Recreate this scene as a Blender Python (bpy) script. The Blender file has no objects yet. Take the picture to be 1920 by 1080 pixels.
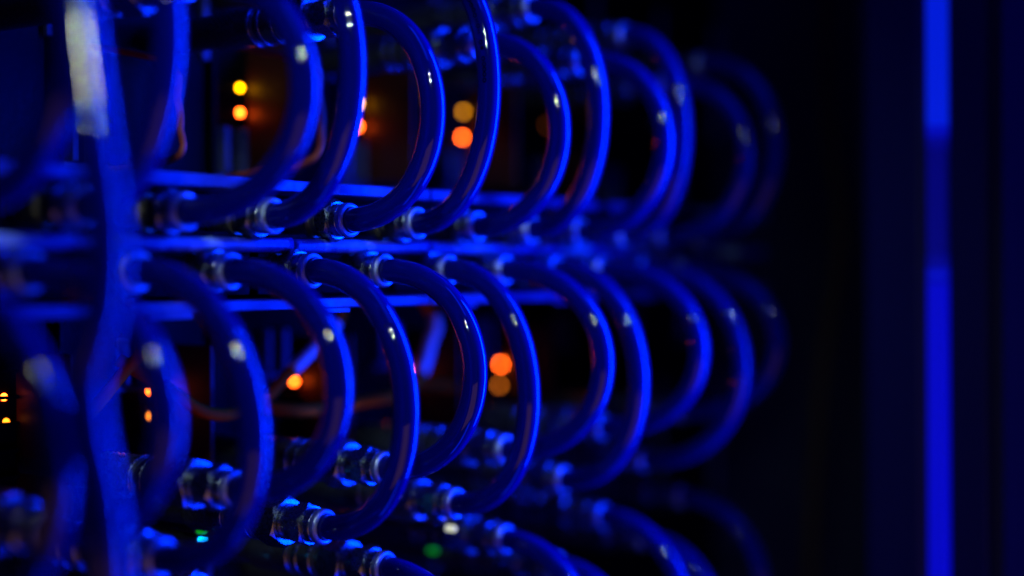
import bpy, bmesh, math, random
from mathutils import Vector, Matrix
random.seed(7)
R = math.radians
SC = bpy.context.scene
COL = SC.collection
ZC = 1.2                                   # height of the lens above the floor

# ------------------------------------------------------------------ camera
cam_d = bpy.data.cameras.new('camera')
cam = bpy.data.objects.new('camera', cam_d); COL.objects.link(cam)
cam.location = (0, 0, ZC)
cam.rotation_euler = (R(90 - 0.92), 0, R(35.34))
cam_d.lens = 50; cam_d.sensor_width = 36
cam_d.clip_start = 0.02; cam_d.clip_end = 50
cam_d.dof.use_dof = True
cam_d.dof.focus_distance = 0.584
cam_d.dof.aperture_fstop = 1.95
cam_d.dof.aperture_blades = 0
SC.camera = cam

# ------------------------------------------------------------------ world, view, lamps
W = bpy.data.worlds.new('World'); SC.world = W; W.use_nodes = True
bg = W.node_tree.nodes['Background']
bg.inputs[0].default_value = (0.02, 0.04, 1.0, 1); bg.inputs[1].default_value = 0.003
SC.view_settings.view_transform = 'Standard'; SC.view_settings.look = 'None'
SC.view_settings.exposure = 0; SC.view_settings.gamma = 1
SC.cycles.use_denoising = True
SC.cycles.max_bounces = 6; SC.cycles.diffuse_bounces = 2; SC.cycles.glossy_bounces = 3
SC.cycles.transmission_bounces = 2
SC.cycles.caustics_reflective = False; SC.cycles.caustics_refractive = False
SC.cycles.sample_clamp_indirect = 3.0

def area(name, loc, target, sx, sy, power, col, spread=None):
    d = bpy.data.lights.new(name, 'AREA'); d.shape = 'ELLIPSE' if name == 'work_lamp' else 'RECTANGLE'; d.size = sx; d.size_y = sy
    d.energy = power; d.color = col
    if spread: d.spread = R(spread)
    o = bpy.data.objects.new(name, d); COL.objects.link(o); o.location = loc
    v = Vector(target) - Vector(loc)
    o.rotation_euler = v.to_track_quat('-Z', 'Y').to_euler()
    return o
BLUE = (0.0, 0.016, 1.0)
CYAN = (0.0, 0.019, 1.0)
area('aisle_lamp', (-0.16, 0.70, ZC + 0.02), (-0.35, 0.36, ZC), 0.034, 0.74, 11.5, CYAN, 132)
area('ceiling_lamp', (-0.02, 0.30, ZC + 0.75), (-0.40, 0.50, ZC), 0.15, 0.5, 2.3, BLUE)
area('floor_lamp', (-0.02, 0.30, ZC - 0.75), (-0.40, 0.50, ZC), 0.15, 0.5, 2.2, BLUE)
area('room_lamp', (0.38, -0.22, ZC - 0.05), (-0.40, 0.50, ZC), 0.035, 0.8, 0.09, (0.02, 0.12, 1.0))
area('warm_fill_lamp', (0.14, -0.12, ZC - 0.42), (-0.45, 0.50, ZC - .05), 0.7, 0.5, 0.50, (1.0, 0.42, 0.14))  # unseen warm fill, added to bring out the orange cables
area('streak_lamp', (-0.21, 0.17, ZC + 0.165), (-0.305, 0.24, ZC + .05), 0.014, 0.014, 0.009, (1.0, 1.0, 0.62), 60)  # unseen lamp added for the white streak on the foreground hose
for dz in (0.0, 0.052):
    area('work_lamp', (-0.05, 0.05, ZC + 0.285 + dz), (-0.38, 0.49, ZC), 0.013, 0.011, 0.056, (0.58, 0.92, 0.90), 46)

# ------------------------------------------------------------------ materials
def mat(name, col, rough=0.5, metal=0.0, coat=0.0, bump=0.0, scale=400, var=0.0, emit=None, spec=0.5, dust=0.0):
    m = bpy.data.materials.new(name); m.use_nodes = True
    nt = m.node_tree; b = nt.nodes['Principled BSDF']
    b.inputs['Base Color'].default_value = (*col, 1)
    b.inputs['Roughness'].default_value = rough
    b.inputs['Metallic'].default_value = metal
    b.inputs['Coat Weight'].default_value = coat
    b.inputs['Coat Roughness'].default_value = 0.06
    b.inputs['Specular IOR Level'].default_value = spec
    tc = nt.nodes.new('ShaderNodeTexCoord')
    if bump or var:
        n = nt.nodes.new('ShaderNodeTexNoise'); n.inputs['Scale'].default_value = scale; n.inputs['Detail'].default_value = 4
        nt.links.new(tc.outputs['Object'], n.inputs['Vector'])
        if bump:
            bp = nt.nodes.new('ShaderNodeBump'); bp.inputs['Strength'].default_value = bump; bp.inputs['Distance'].default_value = 0.0004
            nt.links.new(n.outputs['Fac'], bp.inputs['Height']); nt.links.new(bp.outputs['Normal'], b.inputs['Normal'])
            if coat: nt.links.new(bp.outputs['Normal'], b.inputs['Coat Normal'])
        if var:
            mr = nt.nodes.new('ShaderNodeMapRange')
            mr.inputs['From Min'].default_value = 0.3; mr.inputs['From Max'].default_value = 0.7
            mr.inputs['To Min'].default_value = max(0.02, rough - var); mr.inputs['To Max'].default_value = min(1, rough + var)
            nt.links.new(n.outputs['Fac'], mr.inputs['Value']); nt.links.new(mr.outputs['Result'], b.inputs['Roughness'])
    if dust:
        n2 = nt.nodes.new('ShaderNodeTexNoise'); n2.inputs['Scale'].default_value = 1500; n2.inputs['Detail'].default_value = 2
        nt.links.new(tc.outputs['Object'], n2.inputs['Vector'])
        cr = nt.nodes.new('ShaderNodeValToRGB')
        cr.color_ramp.elements[0].position = 0.62; cr.color_ramp.elements[1].position = 0.74
        cr.color_ramp.elements[0].color = (*col, 1); cr.color_ramp.elements[1].color = (col[0] + dust, col[1] + dust, col[2] + dust, 1)
        nt.links.new(n2.outputs['Fac'], cr.inputs['Fac']); nt.links.new(cr.outputs['Color'], b.inputs['Base Color'])
    if emit:
        b.inputs['Emission Color'].default_value = (*emit[0], 1); b.inputs['Emission Strength'].default_value = emit[1]
    return m
M = {}
M['hose'] = mat('blue_hose', (0.001, 0.002, 0.115), 0.04, 0, 0.0, 0.03, 160, 0.015)
M['hose_worn'] = mat('blue_hose_wavy', (0.001, 0.002, 0.14), 0.06, 0, 0.0, 0.28, 75, 0.02)
M['print'] = mat('black_print', (0.0005, 0.0005, 0.001), 0.9, spec=0.0)
M['steel'] = mat('nickel_steel', (0.27, 0.28, 0.29), 0.27, 1.0, 0, 0.08, 900, 0.08)
M['bright'] = mat('turned_aluminium', (0.50, 0.53, 0.57), 0.44, 1.0, 0, 0.25, 1500, 0.08)
M['dark'] = mat('anodised_black', (0.02, 0.02, 0.024), 0.30, 0, 0.25, 0.06, 700, 0.08)
M['brass'] = mat('pale_brass', (0.60, 0.50, 0.28), 0.38, 1.0, 0, 0.2, 800, 0.1)
M['tray'] = mat('blue_tray', (0.015, 0.02, 0.14), 0.38, 0, 0.0, 0.12, 300, 0.08, dust=0.05)  # even blue base colour with a paler speckle
M['rail'] = mat('patchy_blue_rail', (0.010, 0.016, 0.15), 0.42, 0, 0.0, 0.5, 500, 0.1, dust=0.2)
_nt = M['rail'].node_tree; _b = _nt.nodes['Principled BSDF']; _src = _b.inputs['Base Color'].links[0].from_socket
_tc = _nt.nodes.new('ShaderNodeTexCoord'); _n = _nt.nodes.new('ShaderNodeTexNoise'); _n.inputs['Scale'].default_value = 34; _n.inputs['Detail'].default_value = 6
_cr = _nt.nodes.new('ShaderNodeMapRange'); _cr.inputs['From Min'].default_value = 0.50; _cr.inputs['From Max'].default_value = 0.64
_mx = _nt.nodes.new('ShaderNodeMix'); _mx.data_type = 'RGBA'; _mx.inputs['B'].default_value = (0.36, 0.48, 0.42, 1)  # paler patches mixed into the rail colour by noise
_nt.links.new(_tc.outputs['Object'], _n.inputs['Vector']); _nt.links.new(_n.outputs['Fac'], _cr.inputs['Value'])
_nt.links.new(_cr.outputs['Result'], _mx.inputs['Factor']); _nt.links.new(_src, _mx.inputs['A']); _nt.links.new(_mx.outputs['Result'], _b.inputs['Base Color'])
M['plate'] = mat('server_faceplate', (0.003, 0.003, 0.005), 0.42, 0, 0.0, 0.06, 400, 0.06, spec=0.03)
M['glow_wall'] = mat('red_tinted_glow_wall', (0.045, 0.006, 0.0005), 0.5, 0, 0, 0.05, 400, spec=0.5)  # base tinted red to strengthen the status lights' glow
M['latch'] = mat('latch_metal', (0.05, 0.05, 0.12), 0.4, 0, 0, 0.05, 300)
M['cable'] = mat('orange_cable', (0.92, 0.10, 0.003), 0.7, 0, 0, 0.1, 600, spec=0.03)
M['browncable'] = mat('dark_orange_cable', (0.30, 0.03, 0.003), 0.6, 0, 0, 0.1, 600)
M['farcable'] = mat('dull_brown_cable', (0.04, 0.022, 0.004), 0.6, spec=0.2)
M['sleeve'] = mat('white_sleeve', (0.75, 0.62, 0.45), 0.5, 0, 0, 0.15, 900)
M['door'] = mat('door_metal', (0.004, 0.004, 0.03), 0.5, 0, 0, 0.05, 200, spec=0.2)
M['frame'] = mat('rack_metal', (0.012, 0.012, 0.03), 0.5, 0, 0, 0.05, 200)
M['floor'] = mat('floor_tile', (0.03, 0.03, 0.05), 0.5, 0, 0, 0.05, 60)
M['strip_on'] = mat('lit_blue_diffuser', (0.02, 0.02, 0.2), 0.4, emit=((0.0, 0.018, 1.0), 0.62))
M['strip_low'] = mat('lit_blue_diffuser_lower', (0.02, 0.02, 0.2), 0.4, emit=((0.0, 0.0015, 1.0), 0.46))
M['panel'] = mat('door_panel_paint', (0.006, 0.006, 0.075), 0.5, 0, 0, 0.05, 200, spec=0.2)
M['strip_fade'] = mat('painted_fade_diffuser', (0.02, 0.02, 0.2), 0.4, emit=((0.0, 0.003, 1.0), 0.15))
M['strip_half'] = mat('painted_half_dim_diffuser', (0.02, 0.02, 0.2), 0.4, emit=((0.0, 0.006, 1.0), 0.38))
M['strip_dim'] = mat('painted_dim_diffuser', (0.02, 0.02, 0.24), 0.35, emit=((0.0, 0.002, 1.0), 0.07))  # weak glow paints the shaded stretch of the strip
def led(name, col, s): return mat(name, (0.02, 0.02, 0.02), 0.4, emit=(col, s))
M['led_yellow'] = led('yellow_led', (1, 0.40, 0.0), 16)
M['led_orange'] = led('orange_led', (1, 0.10, 0.006), 30)
M['led_amber'] = led('amber_led', (1, 0.22, 0.01), 4.5)
M['led_gold'] = led('gold_led', (1, 0.35, 0.0), 5.5)
M['led_faint'] = led('faint_led', (1, 0.22, 0.01), 0.4)
M['led_green'] = led('green_led', (0.01, 1, 0.02), 0.25)
M['led_blue'] = led('cyan_led', (0.0, 0.30, 1), 6)
M['spot_white'] = led('white_spot', (0.95, 1.0, 0.75), 0.7)

# ------------------------------------------------------------------ mesh helpers
class MB:
    def __init__(s): s.v = []; s.f = []; s.sm = []
    def grid(s, rings, smooth=True, closed=True, cap0=False, cap1=False):
        b = len(s.v); n = len(rings[0])
        for r in rings: s.v.extend(r)
        for i in range(len(rings) - 1):
            for j in range(n if closed else n - 1):
                k = (j + 1) % n
                s.f.append((b + i*n + j, b + i*n + k, b + (i+1)*n + k, b + (i+1)*n + j)); s.sm.append(smooth)
        if cap0: s.f.append(tuple(b + j for j in range(n))[::-1]); s.sm.append(False)
        if cap1: s.f.append(tuple(b + (len(rings)-1)*n + j for j in range(n))); s.sm.append(False)
    def lathe(s, prof, n=32, cap0=True, cap1=True):          # axis X, every band split so that edges stay crisp
        for (x0, r0), (x1, r1) in zip(prof, prof[1:]):
            s.grid([[(x, r*math.cos(2*math.pi*j/n), r*math.sin(2*math.pi*j/n)) for j in range(n)] for x, r in ((x0, r0), (x1, r1))])
        for (x, r), flip, use in ((prof[0], True, cap0), (prof[-1], False, cap1)):
            if use:
                b = len(s.v); s.v.extend((x, r*math.cos(2*math.pi*j/n), r*math.sin(2*math.pi*j/n)) for j in range(n))
                t = tuple(range(b, b+n)); s.f.append(t[::-1] if flip else t); s.sm.append(False)
    def box(s, x0, x1, y0, y1, z0, z1, bev=0.0):
        b = len(s.v)
        if bev <= 0:
            s.v.extend([(x, y, z) for x in (x0, x1) for y in (y0, y1) for z in (z0, z1)])
            for q in ((0,1,3,2), (4,6,7,5), (0,4,5,1), (2,3,7,6), (0,2,6,4), (1,5,7,3)):
                s.f.append(tuple(b+i for i in q)); s.sm.append(False)
        else:
            bm = bmesh.new(); bmesh.ops.create_cube(bm, size=1)
            for v in bm.verts:
                v.co = Vector(((x0+x1)/2 + v.co.x*(x1-x0), (y0+y1)/2 + v.co.y*(y1-y0), (z0+z1)/2 + v.co.z*(z1-z0)))
            bmesh.ops.bevel(bm, geom=bm.edges[:], offset=bev, segments=2, affect='EDGES', profile=0.5)
            bm.verts.index_update()
            s.v.extend(tuple(v.co) for v in bm.verts)
            for f in bm.faces: s.f.append(tuple(b + v.index for v in f.verts)); s.sm.append(False)
            bm.free()
    def mesh(s, name, m):
        me = bpy.data.meshes.new(name); me.from_pydata(s.v, [], s.f)
        me.polygons.foreach_set('use_smooth', s.sm)
        me.materials.append(m); me.validate(); me.update()
        return me
    def build(s, name, m, parent=None, loc=(0,0,0)):
        return put(name, s.mesh(name, m), parent, loc)
def put(name, me, parent=None, loc=(0,0,0), rx=0.0):
    o = bpy.data.objects.new(name, me); COL.objects.link(o); o.parent = parent
    o.location = loc; o.rotation_euler = (rx, 0, 0)
    return o
def thing(name, label, cat, loc, group=None):
    o = bpy.data.objects.new(name, None); COL.objects.link(o); o.location = loc; o.empty_display_size = 0.01
    o['label'] = label; o['category'] = cat
    if group: o['group'] = group
    return o
def tag(o, label, cat, group=None):
    o['label'] = label; o['category'] = cat
    if group: o['group'] = group
    return o
def structure(o): o['kind'] = 'structure'; return o
def bez(p0, p1, p2, p3, n):
    out = []
    for i in range(n+1):
        t = i/n; u = 1-t
        out.append(p0*u**3 + p1*3*u*u*t + p2*3*u*t*t + p3*t**3)
    return out
def spline(pts, per=10):                                      # Catmull-Rom through the points
    P = [Vector(p) for p in pts]; P = [2*P[0]-P[1]] + P + [2*P[-1]-P[-2]]
    out = []
    for i in range(1, len(P)-2):
        for k in range(per):
            t = k/per
            a, b, c, d = P[i-1], P[i], P[i+1], P[i+2]
            out.append(0.5*((2*b) + (c-a)*t + (2*a-5*b+4*c-d)*t*t + (3*b-a-3*c+d)*t**3))
    out.append(P[-2]); return out
def frames(pts, up=Vector((0, 1, 0))):
    fr = []
    for i, p in enumerate(pts):
        t = (pts[min(i+1, len(pts)-1)] - pts[max(i-1, 0)]).normalized()
        b = (up - t*up.dot(t)).normalized(); n = b.cross(t)   # n lies in the bend's plane
        fr.append((p, t, n, b))
    return fr
def tube_rings(fr, r, n=28):
    return [[tuple(p + nn*r*math.cos(2*math.pi*j/n) + b*r*math.sin(2*math.pi*j/n)) for j in range(n)] for p, t, nn, b in fr]
def tube(pts, r, n=28, up=Vector((0,1,0))):
    mb = MB(); mb.grid(tube_rings(frames(pts, up), r, n), cap0=True, cap1=True); return mb

# ------------------------------------------------------------------ fittings (meshes shared by all hoses), axis X, 0 = mouth of the collar
def hexnut(x0, x1, ap, n=72, bore=None):
    mb = MB(); rr = []
    def hr(t): return ap/math.cos((t % (math.pi/3)) - math.pi/6)
    th = [2*math.pi*j/n for j in range(n)]
    rc = ap*0.985
    r0, r1, r2, r3 = [], [], [], []
    for t in th:
        h = hr(t); dx = (h-rc)*0.75
        for lst, x, r in ((r0, x0, rc), (r1, x0+dx, h), (r2, x1-dx, h), (r3, x1, rc)):
            lst.append((x, r*math.cos(t), r*math.sin(t)))
    for a, b in ((r0, r1), (r1, r2), (r2, r3)): mb.grid([a, b], smooth=False)
    mb.f.append(tuple(range(n))[::-1]); mb.sm.append(False)
    mb.f.append(tuple(len(mb.v)-n+j for j in range(n))); mb.sm.append(False)
    return mb
ME = {}
ME['hex_nut'] = hexnut(-0.0135, -0.0070, 0.0079).mesh('hex_nut', M['steel'])
c = MB(); c.lathe([(-0.0072, 0.0066), (-0.0068, 0.0070), (-0.0032, 0.0070), (-0.0028, 0.0066)], 44); ME['shoulder'] = c.mesh('shoulder', M['steel'])
c = MB(); c.lathe([(-0.0030, 0.0064), (-0.0027, 0.0071), (-0.0020, 0.0073), (-0.0004, 0.0073), (0.0004, 0.0069), (0.0008, 0.0062), (0.0006, 0.0055), (-0.002, 0.0050)], 44, False, False)
ME['collar'] = c.mesh('collar', M['bright'])
c = MB(); c.lathe([(-0.0200, 0.0068), (-0.0195, 0.0073), (-0.0139, 0.0073), (-0.0134, 0.0068)], 40); ME['barrel'] = c.mesh('barrel', M['steel'])
ME['union_nut'] = hexnut(-0.0320, -0.0200, 0.0094).mesh('union_nut', M['steel'])
c = MB(); c.lathe([(-0.124, 0.0075), (-0.060, 0.0075), (-0.0595, 0.0086), (-0.0505, 0.0086), (-0.050, 0.0079), (-0.0485, 0.0079), (-0.048, 0.0086),
                   (-0.036, 0.0086), (-0.0355, 0.0078), (-0.0320, 0.0078)], 40)
ME['coupling_body'] = c.mesh('coupling_body', M['dark'])
c = MB(); n_ = 40; rg = []
for q in range(11):
    rg.append([(-0.076 + .0016*q, (0.0084 + (.0006 if (j+q) % 2 and 0 < q < 10 else 0))*math.cos(2*math.pi*j/n_), (0.0084 + (.0006 if (j+q) % 2 and 0 < q < 10 else 0))*math.sin(2*math.pi*j/n_)) for j in range(n_)])
c.grid(rg, smooth=False, cap0=True, cap1=True); ME['knurled_ring'] = c.mesh('knurled_ring', M['dark'])
c = MB(); c.lathe([(-0.0016, 0.0087), (-0.0013, 0.0091), (0.0000, 0.0091), (0.0003, 0.0087)], 40, False, False); ME['band'] = c.mesh('band', M['steel'])
c = MB(); c.lathe([(-0.034, 0.0056), (-0.0225, 0.0056), (-0.0220, 0.0072), (-0.0195, 0.0072), (-0.019, 0.0052), (-0.0175, 0.0052), (-0.0170, 0.0068),
                   (-0.0150, 0.0068), (-0.0145, 0.0056), (-0.0135, 0.0056)], 32)
ME['stub'] = c.mesh('stub', M['brass'])
HR = 0.0051
def print_marks(fr, r):                                       # small black characters too soft to read, wrapped on the tube
    mb = MB(); rng = random.Random(3)
    L = [0]
    for a, b in zip(fr, fr[1:]): L.append(L[-1] + (b[0]-a[0]).length)
    def at(s, w):
        i = max(1, min(len(L)-1, next((k for k, l in enumerate(L) if l >= s), len(L)-1)))
        t = (s-L[i-1])/(L[i]-L[i-1]); p = fr[i-1][0].lerp(fr[i][0], t)
        nn = fr[i-1][2].lerp(fr[i][2], t).normalized(); b = fr[i-1][3]
        a = w/r
        return tuple(p + (nn*math.cos(a) + b*math.sin(a))*r)
    def quad(s0, s1, w0, w1):
        k = len(mb.v); mb.v.extend([at(s0, w0), at(s1, w0), at(s1, w1), at(s0, w1)]); mb.f.append((k, k+1, k+2, k+3)); mb.sm.append(False)
    def ring(s, w, a, b, ia, ib):
        k = len(mb.v); n = 14
        for q, e in ((a, b), (ia, ib)):
            mb.v.extend(at(s + q*math.cos(2*math.pi*j/n), w + e*math.sin(2*math.pi*j/n)) for j in range(n))
        for j in range(n): mb.f.append((k+j, k+(j+1) % n, k+n+(j+1) % n, k+n+j)); mb.sm.append(False)
    return mb, quad, ring, L[-1]
HOSE = {}
def fitting_end(t, p, long, rot):
    put('collar', ME['collar'], t, p); put('hex_nut', ME['hex_nut'], t, p, rot); put('shoulder', ME['shoulder'], t, p)
    if long:
        put('barrel', ME['barrel'], t, p); put('union_nut', ME['union_nut'], t, p, rot*1.7+0.3)
        cb = put('coupling_body', ME['coupling_body'], t, p)
        put('knurled_ring', ME['knurled_ring'], cb); put('band', ME['band'], cb, (-0.0515, 0, 0)); put('band', ME['band'], cb, (-0.0455, 0, 0)); put('band', ME['band'], cb, (-0.0375, 0, 0))
    else:
        put('stub', ME['stub'], t, p)
X0 = -0.396; Y0 = 0.354; PY = 0.04445
def hose(k, z0, z1, P, dx, label, group, mid='start', printed=False, dy=0.0, name='coolant_hose'):
    loc = Vector((X0, Y0 + PY*k, ZC + z0))
    t = thing(name, label, 'hose', loc, group)
    rng = random.Random(int(k*100) + int(z1*1e4))
    E_ = Vector((dx, dy, z1 - z0))
    tt = (P - 0.5*dx)/0.75
    j1, j2 = rng.uniform(-.002, .002), rng.uniform(-.002, .002)
    pts = [Vector((-0.003, 0, 0))] + bez(Vector((0, 0, 0)), Vector((tt, j1, 0)), E_ + Vector((tt, j2, 0)), E_, 56) + [E_ + Vector((-0.003, 0, 0))]
    mb = tube(pts, HR); body = mb.build('tube', M['hose'], t)
    fitting_end(t, (0, 0, 0), mid is None, rng.uniform(0, 1)); fitting_end(t, E_, True, rng.uniform(0, 1))
    if printed:
        fr = frames(pts)
        HOSE['printed'] = (fr, body)
    return t

# ------------------------------------------------------------------ the setting: floor, rack back
fl = MB(); fl.box(-2.5, 2.5, -2.0, 4.0, -0.05, 0.0); structure(fl.build('floor', M['floor']))

# ------------------------------------------------------------------ hoses
UP, LO, BT = 'blue hoses of the upper row', 'blue hoses of the lower row', 'blue hoses of the bottom row'
upper = {   # k: (top z, bulge, dx, label)
 -2: (.104, .0480, .000, 'dim blurred blue hose behind the big foreground hose at upper left'),
 -1: (.126, .0420, .002, 'blurred blue hose of the upper row, just right of the big foreground hose'),
  0: (.103, .0582, .000, 'blue hose of the upper row curving right of the upper yellow and orange lights'),
  1: (.126, .0400, .002, 'blue hose of the upper row that half covers the second pair of lights'),
  2: (.104, .0435, .000, 'blue hose of the upper row between the second pair of lights and the printed hose'),
  3: (.132, .0385, .002, 'sharp blue hose with small black print and a bright white glint'),
  4: (.103, .0444, .000, 'blue hose of the upper row, first one right of the printed hose'),
  5: (.126, .0378, .000, 'blue hose of the upper row, second one right of the printed hose'),
  6: (.105, .0490, .000, 'blurred blue hose of the upper row, inner one of the two that touch'),
  7: (.124, .0345, .000, 'blurred blue hose of the upper row, outer one of the two that touch'),
  8: (.103, .0494, .000, 'dim blurred upper hose, second from the right end of its row'),
  9: (.119, .0465, .000, 'very dim blurred upper hose at the right end of its row')}
for k, (zt, P, dx, lab) in upper.items():
    hose(k, .0195 - .0004*k, zt, P, dx, lab, UP, printed=(k == 3))
lower = {
 -2.5: (-.106, .0712, .008, 'dim blurred blue hose of the lower row at the left edge'),
 -1.5: (-.086, .0655, .008, 'blurred blue hose of the lower row beside the big foreground hose'),
 -.5: (-.1020, .0554, .012, 'blue hose of the lower row ending in the large fitting near the bottom left'),
 .5: (-.0845, .0538, .002, 'blue hose of the lower row in front of the white cable label'),
 1.5: (-.1050, .0478, .006, 'sharp glossy blue hose of the lower row with its lower fitting in plain view'),
 2.5: (-.0870, .0483, .000, 'glossy blue hose of the lower row just left of the big orange light'),
 3.5: (-.1080, .0438, .004, 'blue hose of the lower row just right of the big orange light'),
 4.5: (-.0885, .0535, .000, 'blue hose of the lower row, second one right of the big orange light'),
 5.5: (-.1080, .0472, .004, 'blurred blue hose of the lower row, fourth from the right end'),
 6.5: (-.0860, .0570, .000, 'blurred blue hose of the lower row, third from the right end'),
 7.5: (-.1080, .0580, .000, 'blurred blue hose of the lower row, second from the right end'),
 8.5: (-.0850, .0580, .000, 'dim blurred blue hose of the lower row at the right end')}
for k, (zt, P, dx, lab) in lower.items():
    hose(k, -.0022, zt, P, dx, lab, LO)
for k, lab in {3.5: 'blue hose cut by the bottom edge, just right of the dim green light', 5.5: 'blurred blue hose at the bottom edge with a greyish fitting among blue spots',
               7.5: 'dim blurred hose at the bottom edge, second from the right'}.items():
    hose(k, -.1520, -.255, .046, .000, lab, BT, mid=None)
bottom = {
 .5: 'blue hose at the bottom edge, under the large bottom left fitting',
 2.5: 'blue hose at the bottom edge, just right of the sharp fitting',
 4.5: 'blurred blue hose leaving the bottom edge among blue spots of light',
 6.5: 'blurred blue hose at the bottom edge, right of the blue spots of light',
 8.5: 'very dim blurred hose at the bottom edge, last on the right'}
for k, lab in bottom.items():
    hose(k, -.1300 - .0008*(k-2.5), -.235, .050, .000, lab, BT, mid=None)
# print on the sharp hose
fr, body = HOSE['printed']
mb, quad, ring, LL = print_marks(fr, HR + 0.00004)
rng = random.Random(5)
s = LL*0.52; n = 0
while s < LL*0.97:
    w = -0.0070 + rng.uniform(-.0002, .0002)
    kind = rng.choice('oolhdo')
    if kind == 'o': ring(s, w, .0011, .0009, .0005, .0004)
    elif kind == 'd': ring(s, w, .0008, .0008, .0001, .0001)
    elif kind == 'l': quad(s-.0008, s+.0008, w-.00022, w+.00022)
    else:
        quad(s-.0008, s-.0004, w-.0007, w+.0007); quad(s+.0004, s+.0008, w-.0007, w+.0007); quad(s-.0004, s+.0004, w-.0002, w+.0002)
    s += rng.choice((.0021, .0024, .0024, .0046)); n += 1
mb.build('printed_text', M['print'], body)

# big foreground hose
fg = [(-0.3085, 0.2348, 0.0911), (-0.3068, 0.236, 0.0745), (-0.3045, 0.2376, 0.0523), (-0.3023, 0.2392, 0.0301), (-0.3004, 0.2406, 0.0107),
      (-0.3006, 0.2404, -0.006), (-0.3028, 0.2388, -0.0198), (-0.3050, 0.2372, -0.0302), (-0.3040, 0.238, -0.0448), (-0.3011, 0.24, -0.0628),
      (-0.3, 0.2408, -0.0809), (-0.2995, 0.2412, -0.0975)]
def lean(x, y, z):                                            # the hose leans back towards its top
    d = 0 if z < .012 else (.33*(z-.012)**2/.05 if z < .037 else .0041 + .33*(z-.037) - 1.3*(z-.037)**2)
    return (x - .78*d, y + .625*d, z*(1 + d/.384))
fg = [lean(*q) for q in [(-0.312, 0.232, 0.12), *fg]] + [(-0.2993, 0.2414, -0.125)]
o = tube(spline([(x, y, z + ZC) for x, y, z in fg], 6), 0.0056).build('supply_hose', M['hose_worn'])
tag(o, 'large blurred blue hose hanging in the foreground at the left', 'hose')

# ------------------------------------------------------------------ manifold drawers: trays and rail between the two hose rows
def drawer(i, label):
    ya = Y0 + PY*(-0.5 + 2*i) + 0.0001; yb = ya + 2*PY - 0.0002
    t = thing('manifold_drawer', label, 'drawer', (X0, ya, ZC), 'manifold drawers between the hose rows')
    L = yb - ya; jx = random.uniform(-.0008, .0008)
    m = MB(); m.box(-.122, -.012+jx, 0, L, .0300, .0312, .0003); m.box(-.0119+jx, -.0105+jx, .0, L, .0297, .0345, .0006); m.build('upper_tray', M['tray'], t)
    m = MB(); m.box(-.122, -.012+jx, 0, L, -.0152, -.0140, .0003); m.box(-.0119+jx, -.0105+jx, 0, L, -.0180, -.0137, .0006)
    m.box(-.0118+jx, -.0105+jx, .014, .034, -.0200, -.0181, .0002); m.build('lower_tray', M['tray'], t)
    m = MB(); m.box(-.118, -.034, .002, L-.002, -.0125, .0285, .0005); m.build('manifold_block', M['plate'], t)
    # rail with an uneven upper edge
    m = MB(); n = 26; rng = random.Random(i+40)
    tops = [.0108 + rng.uniform(-.0006, .0006) for _ in range(n+1)]
    for a in range(3): tops = [tops[0]] + [(tops[q-1]+tops[q]+tops[q+1])/3 for q in range(1, n)] + [tops[-1]]
    rings = []
    for q in range(n+1):
        y = L*q/n; zt = tops[q]; zb = .0052
        h = zt - zb; rings.append([(-.0165, y, zb), (-.0125, y, zb)] + [(-.0125 + .0018*math.sin(math.pi*q_/8), y, zb + h*.5*(1 - math.cos(math.pi*q_/8))) for q_ in range(1, 8)] + [(-.0125, y, zt), (-.0165, y, zt)])
    m.grid(rings, smooth=True, cap0=True, cap1=True); m.build('rail', M['rail'], t)
    return t
dl = {-2: 'lit blue drawer edge at the far left, behind the foreground hose', -1: 'lit blue drawer edge seen right beside the foreground hose',
      0: 'lit blue drawer edge with the first two sharp nuts left of centre', 1: 'lit blue drawer edge with pale patches at the centre',
      2: 'lit blue drawer edge fading out right of centre', 3: 'dark drawer edge just right of the last lit one'}
for i in range(-2, 6):
    drawer(i, dl.get(i, 'very dark drawer edge behind the blurred hoses on the right'))

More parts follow.
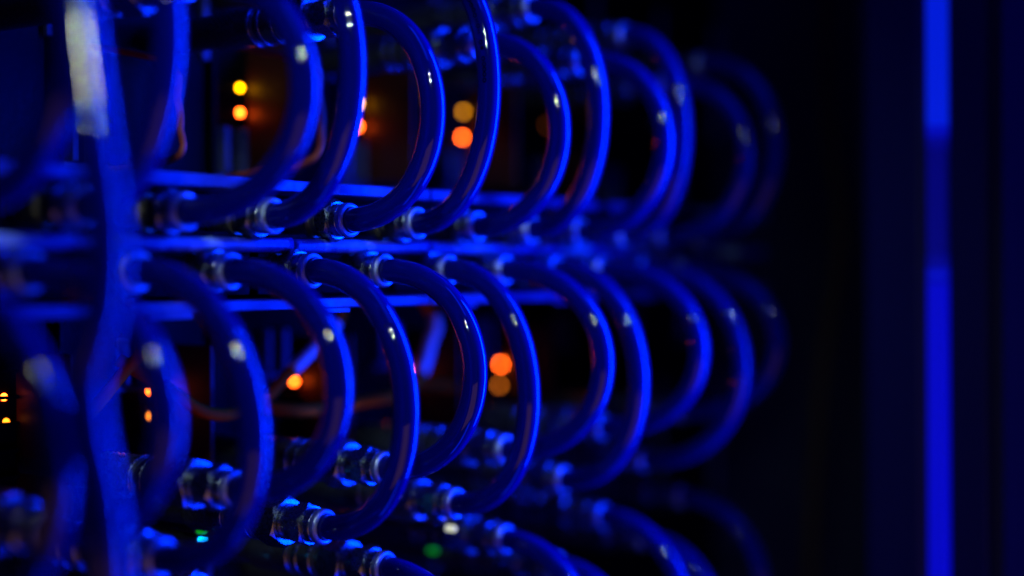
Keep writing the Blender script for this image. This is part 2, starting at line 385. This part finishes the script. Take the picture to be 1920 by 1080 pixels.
# ------------------------------------------------------------------ server blades behind the hoses
XF = -0.520
LEDM = {}
def led_mesh(name, mk, r=0.0016):
    c = MB(); c.lathe([(-.003, r), (.0005, r), (.0011, r*.8), (.0015, r*.3)], 14); LEDM[name] = c.mesh('status_light', M[mk])
led_mesh('yellow', 'led_yellow'); led_mesh('orange', 'led_orange'); led_mesh('amber', 'led_amber'); led_mesh('gold', 'led_gold'); led_mesh('faint', 'led_faint')
def blade(i, za, zb, leds, label, grp, low=False):
    ya = Y0 + PY*(-1.25 + 2*i) + .0007; L = 2*PY*1.04 - .0014
    t = thing('server_blade', label, 'server', (XF, ya, ZC + za), grp)
    H = zb - za
    m = MB(); m.box(-.25, 0, 0, L, 0, H, .0006); m.build('faceplate', M['plate'], t)
    # bezel ribs, latch and vent slats
    m = MB(); m.box(.0001, .0045, .0005, .0035, .002, H-.002, .0005); m.build('bezel_rib', M['plate'], t)
    yb, zl, wall, zw = (.034, H-.034, .0800, H-.052) if low else (.006, .009, .0335, .039)
    if leds: wall = min(y for y, z, k in leds) - ya + (.0046 if len(leds) < 2 or leds[0][0] == leds[1][0] else .0060)
    m = MB()
    for q in range(2): m.box(.0001, .007, yb+q*.012, yb+.004+q*.012, zl, zl+.022, .0006)
    m.box(.0001, .0045, yb-.003, yb+.020, zl-.003, zl-.0004, .0006); m.build('latch', M['latch'], t)
    if leds:
        m = MB(); m.box(.0001, .036, wall, wall+.002, zw-.030, zw+.036, .0005); m.build('glow_wall', M['glow_wall'], t)  # wall added beside the status lights to catch their glow
    for q in range(6):
        m = MB(); m.box(.0001, .0025, .042, .078, H*(.64+.05*q), H*(.64+.05*q)+.0016, .0003); m.build('vent_slat', M['plate'], t)
    m = MB(); m.box(.0001, .003, .0850, .0895, H*.30, H*.72, .0005); m.build('pull_tab', M['latch'], t)
    for (y, z, kind) in leds:
        o = put('status_light', LEDM[kind], t, (0, y - ya, z - za))
        o['label'] = kind + ' status light'
    return t
ul = {0: [(.4993, .0881, 'yellow'), (.4993, .0757, 'orange')], 1: [(.587, .0885, 'yellow'), (.587, .0759, 'orange')],
      2: [(.6823, .0923, 'gold'), (.6812, .0768, 'orange')], 3: [(.7726, .0915, 'faint')]}
ll = {-1: [(.3636, -.0555, 'orange'), (.3646, -.066, 'amber')], 0: [(.4419, -.0583, 'orange'), (.4419, -.0702, 'amber')], 1: [(.537, -.0604, 'orange')],
      2: [(.628, -.0604, 'orange')], 3: [(.7207, -.062, 'orange'), (.719, -.0749, 'amber')]}
def lab_u(i): return {1: 'dark server front with the leftmost bright yellow and orange lights of the upper tier',
                      2: 'dark server front with the second yellow and orange light pair of the upper tier',
                      3: 'dark server front with the large orange disc beside the printed hose'}
for i in range(-2, 8):
    ya = Y0 + PY*(-1.25 + 2*i); 
    inu = [l for L_ in ul.values() for l in L_ if ya <= l[0] < ya + 2*PY]
    inl = [l for L_ in ll.values() for l in L_ if ya <= l[0] < ya + 2*PY]
    names_u = {'2y': 1}
    first = inu[0][0] if inu else None
    lu = {.4993: 'dark upper server front with the leftmost bright yellow and orange lights', .587: 'dark upper server front with the second yellow and orange pair, half hidden by a hose',
          .6823: 'dark upper server front with the large orange disc beside the printed hose', .7726: 'dark upper server front with one faint amber light right of the printed hose'}.get(first, 'dark upper server front without any visible light')
    firstl = inl[0][0] if inl else None
    lw = {.3636: 'dark lower server front with small lights at the left edge of the photo', .4419: 'dark lower server front with small orange lights beside the bent cables at left',
          .537: 'dark lower server front with an orange light behind the white cable label', .628: 'dark lower server front hidden behind the curved orange cable',
          .7207: 'dark lower server front with the big orange disc and dim amber light'}.get(firstl, 'dark lower server front without any visible light')
    blade(i, .0362, .245, inu, lu, 'server blades of the upper tier')
    blade(i, -.245, -.0205, inl, lw, 'server blades of the lower tier', True)

# small indicator lamps low down among the fittings
def indicator(name, y, z, x, mk, label, r=.0014, grp='small indicator lights low in the rack'):
    t = thing('indicator_light', label, 'light', (x, y, ZC + z), grp)
    c = MB(); c.lathe([(-.004, r), (.0, r), (.0008, r*.7), (.0011, r*.2)], 14); c.build('lens', M[mk], t)
    c = MB(); c.lathe([(-(x - XF), r*1.5), (-.0045, r*1.5), (-.0042, r*1.2)], 14); c.build('holder', M['dark'], t)
indicator('a', .4600, -.0925, -.46, 'led_blue', 'left one of the two cyan blue lights near the middle fittings', .0009)
indicator('b', .4685, -.0935, -.46, 'led_blue', 'right one of the two cyan blue lights near the middle fittings', .0009)
indicator('c', .4214, -.1185, -.46, 'led_blue', 'cyan blue light above the large bottom left fitting', .0012)
indicator('d', .4225, -.1150, -.462, 'led_green', 'green light touching the cyan one at bottom left', .0014)
indicator('e', .5825, -.1495, -.462, 'led_green', 'green light at the bottom edge right of centre', .0014)
indicator('f', .6618, -.1203, -.46, 'led_green', 'dim green light among the blurred right fittings', .0007)
indicator('g', .518, -.1216, -.40, 'spot_white', 'round white spot between the blurred fittings at the bottom', .0016)  # small emitting lens for the round white spot

# ------------------------------------------------------------------ orange cables
def cable(pts, r, label, sleeve=None, mk='cable', grp='orange cables behind the hoses'):
    t = thing('orange_cable', label, 'cable', (pts[0][0], pts[0][1], pts[0][2] + ZC), grp)
    o0 = Vector(pts[0]); P = spline([Vector(p) - o0 for p in pts], 8)
    tube(P, r, 16, Vector((1, 0, 0))).build('cord', M[mk], t)
    if sleeve:
        a, b = (int(len(P)*q) for q in sleeve)
        tube(P[a:b+1], r*1.12, 16, Vector((1, 0, 0))).build('label_sleeve', M['sleeve'], t)
cable([(-0.47, 0.3565, -0.0703), (-0.47, 0.3733, -0.0558), (-0.47, 0.3854, -0.0446), (-0.47, 0.3952, -0.0352), (-0.485, 0.4052, -0.0213)], .0026,
      'short slanting orange cable beside the big foreground hose')
cable([(-0.485, 0.3952, -0.0400), (-0.475, 0.4152, -0.0545), (-0.47, 0.4291, -0.0641), (-0.47, 0.448, -0.0664), (-0.47, 0.468, -0.06), (-0.47, 0.4783, -0.0534),
       (-0.47, 0.5036, -0.0366), (-0.47, 0.5187, -0.0229), (-0.485, 0.5245, -0.0113)], .0029, 'sagging orange cable with a white label sleeve left of centre', (.66, .83))
cable([(-0.485, 0.470, -0.0655), (-0.47, 0.489, -0.0687), (-0.47, 0.5187, -0.0691), (-0.47, 0.5384, -0.068), (-0.47, 0.5654, -0.066), (-0.47, 0.5798, -0.0567), (-0.47, 0.5874, -0.0417),
       (-0.47, 0.5919, -0.0291), (-0.48, 0.5852, -0.0121)], .0032, 'curved orange cable with a white label sleeve right of centre', (.62, .88))
cable([(-0.50, 0.5954, -0.062), (-0.49, 0.6054, -0.065), (-0.49, 0.6243, -0.0669), (-0.49, 0.6489, -0.0725), (-0.505, 0.6802, -0.0827)], .0032,
      'short orange cable just left of the big orange disc')
cable([(-0.50, 0.455, 0.105), (-0.45, 0.4738, 0.0918), (-0.45, 0.4812, 0.0778), (-0.45, 0.483, 0.0632), (-0.45, 0.4766, 0.0481), (-0.49, 0.4627, 0.0400)], .0020,
      'thin orange cable showing along the right side of the first clear upper hose', None, 'browncable')
cable([(-0.48, 0.365, 0.090), (-0.43, 0.3747, 0.0788), (-0.43, 0.3801, 0.0646), (-0.43, 0.3812, 0.0542), (-0.43, 0.3774, 0.0414), (-0.48, 0.3693, 0.0370)], .0015,
      'thin orange cable peeking out behind the blurred upper left hose', None, 'browncable')

# ------------------------------------------------------------------ open cabinet door with the blue light strip
dt = thing('cabinet_door', 'dark open cabinet door with a vertical blue light strip, at the right', 'door', (-0.2740, 0.714, 0.0))
dt.rotation_euler = (0, R(-0.55), 0)
def db(name, x0, x1, y0, y1, z0, z1, m, bev=.0008):
    b = MB(); b.box(x0, x1, y0, y1, z0, z1, bev); return b.build(name, M[m], dt)
db('outer_stile', 0.004, 0.0380, 0.0, 0.012, 0.05, 2.1, 'door', .005)
zz = [(ZC+.0710, 2.09, 'strip_on'), (ZC+.0650, ZC+.0706, 'strip_half'), (ZC+.0590, ZC+.0646, 'strip_fade'), (ZC+.0060, ZC+.0586, 'strip_dim'),
      (ZC-.0010, ZC+.0056, 'strip_fade'), (ZC-.0090, ZC-.0014, 'strip_half'), (0.06, ZC-.0094, 'strip_low')]  # fade and shaded gap along the strip painted in as stepped emission
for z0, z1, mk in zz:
    db('dim_strip' if mk == 'strip_dim' else 'light_strip', 0.0388, 0.0484, -0.001, 0.010, z0, z1, mk, .0003)
db('inner_stile', 0.0492, 0.0690, 0.001, 0.012, 0.05, 2.1, 'door', .002)
db('door_panel', 0.0755, 0.40, 0.001, 0.012, 0.05, 2.1, 'panel', .002)
db('back_sheet', 0.0, 0.41, 0.0135, 0.016, 0.05, 2.1, 'frame', .0005)

# ------------------------------------------------------------------ rack frame and far side
ft = thing('rack_frame', 'dark rack cabinet holding the servers and drawers', 'rack', (-0.65, 0.9, 0.0))
def fb(name, x0, x1, y0, y1, z0, z1, m='frame'):
    b = MB(); b.box(x0, x1, y0, y1, z0, z1, .001); return b.build(name, M[m], ft)
fb('rear_panel', -.30, -.29, -1.0, .62, .05, 2.1)
fb('shelf', -.28, .12, -.85, .20, ZC-.255, ZC-.2465)
fb('shelf', -.28, .12, -.85, .20, ZC+.2465, ZC+.255)
fb('side_post', -.28, .20, .305, .345, .05, 2.1)
fb('rack_foot', -.28, .20, .305, .345, 0.001, .049)
fb('rack_foot', -.30, .12, -1.0, -.95, 0.001, .049)

def hanging(pts, r, mk, label):
    o = tube(spline([(x, y, z + ZC) for x, y, z in pts], 8), r, 14).build('hanging_cable', M[mk])
    tag(o, label, 'cable', 'dim cables hanging at the far end')
hanging([(-.395, .93, .30), (-.392, .93, .12), (-.385, .935, .02), (-.400, .935, -.10), (-.41, .935, -.30)], .004, 'farcable', 'dim brown cable hanging in the dark gap before the light strip')
hanging([(-.365, .94, .30), (-.363, .94, .05), (-.345, .945, -.06), (-.352, .945, -.16), (-.36, .945, -.30)], .007, 'latch', 'dim thick cable hanging just left of the door with the light strip')
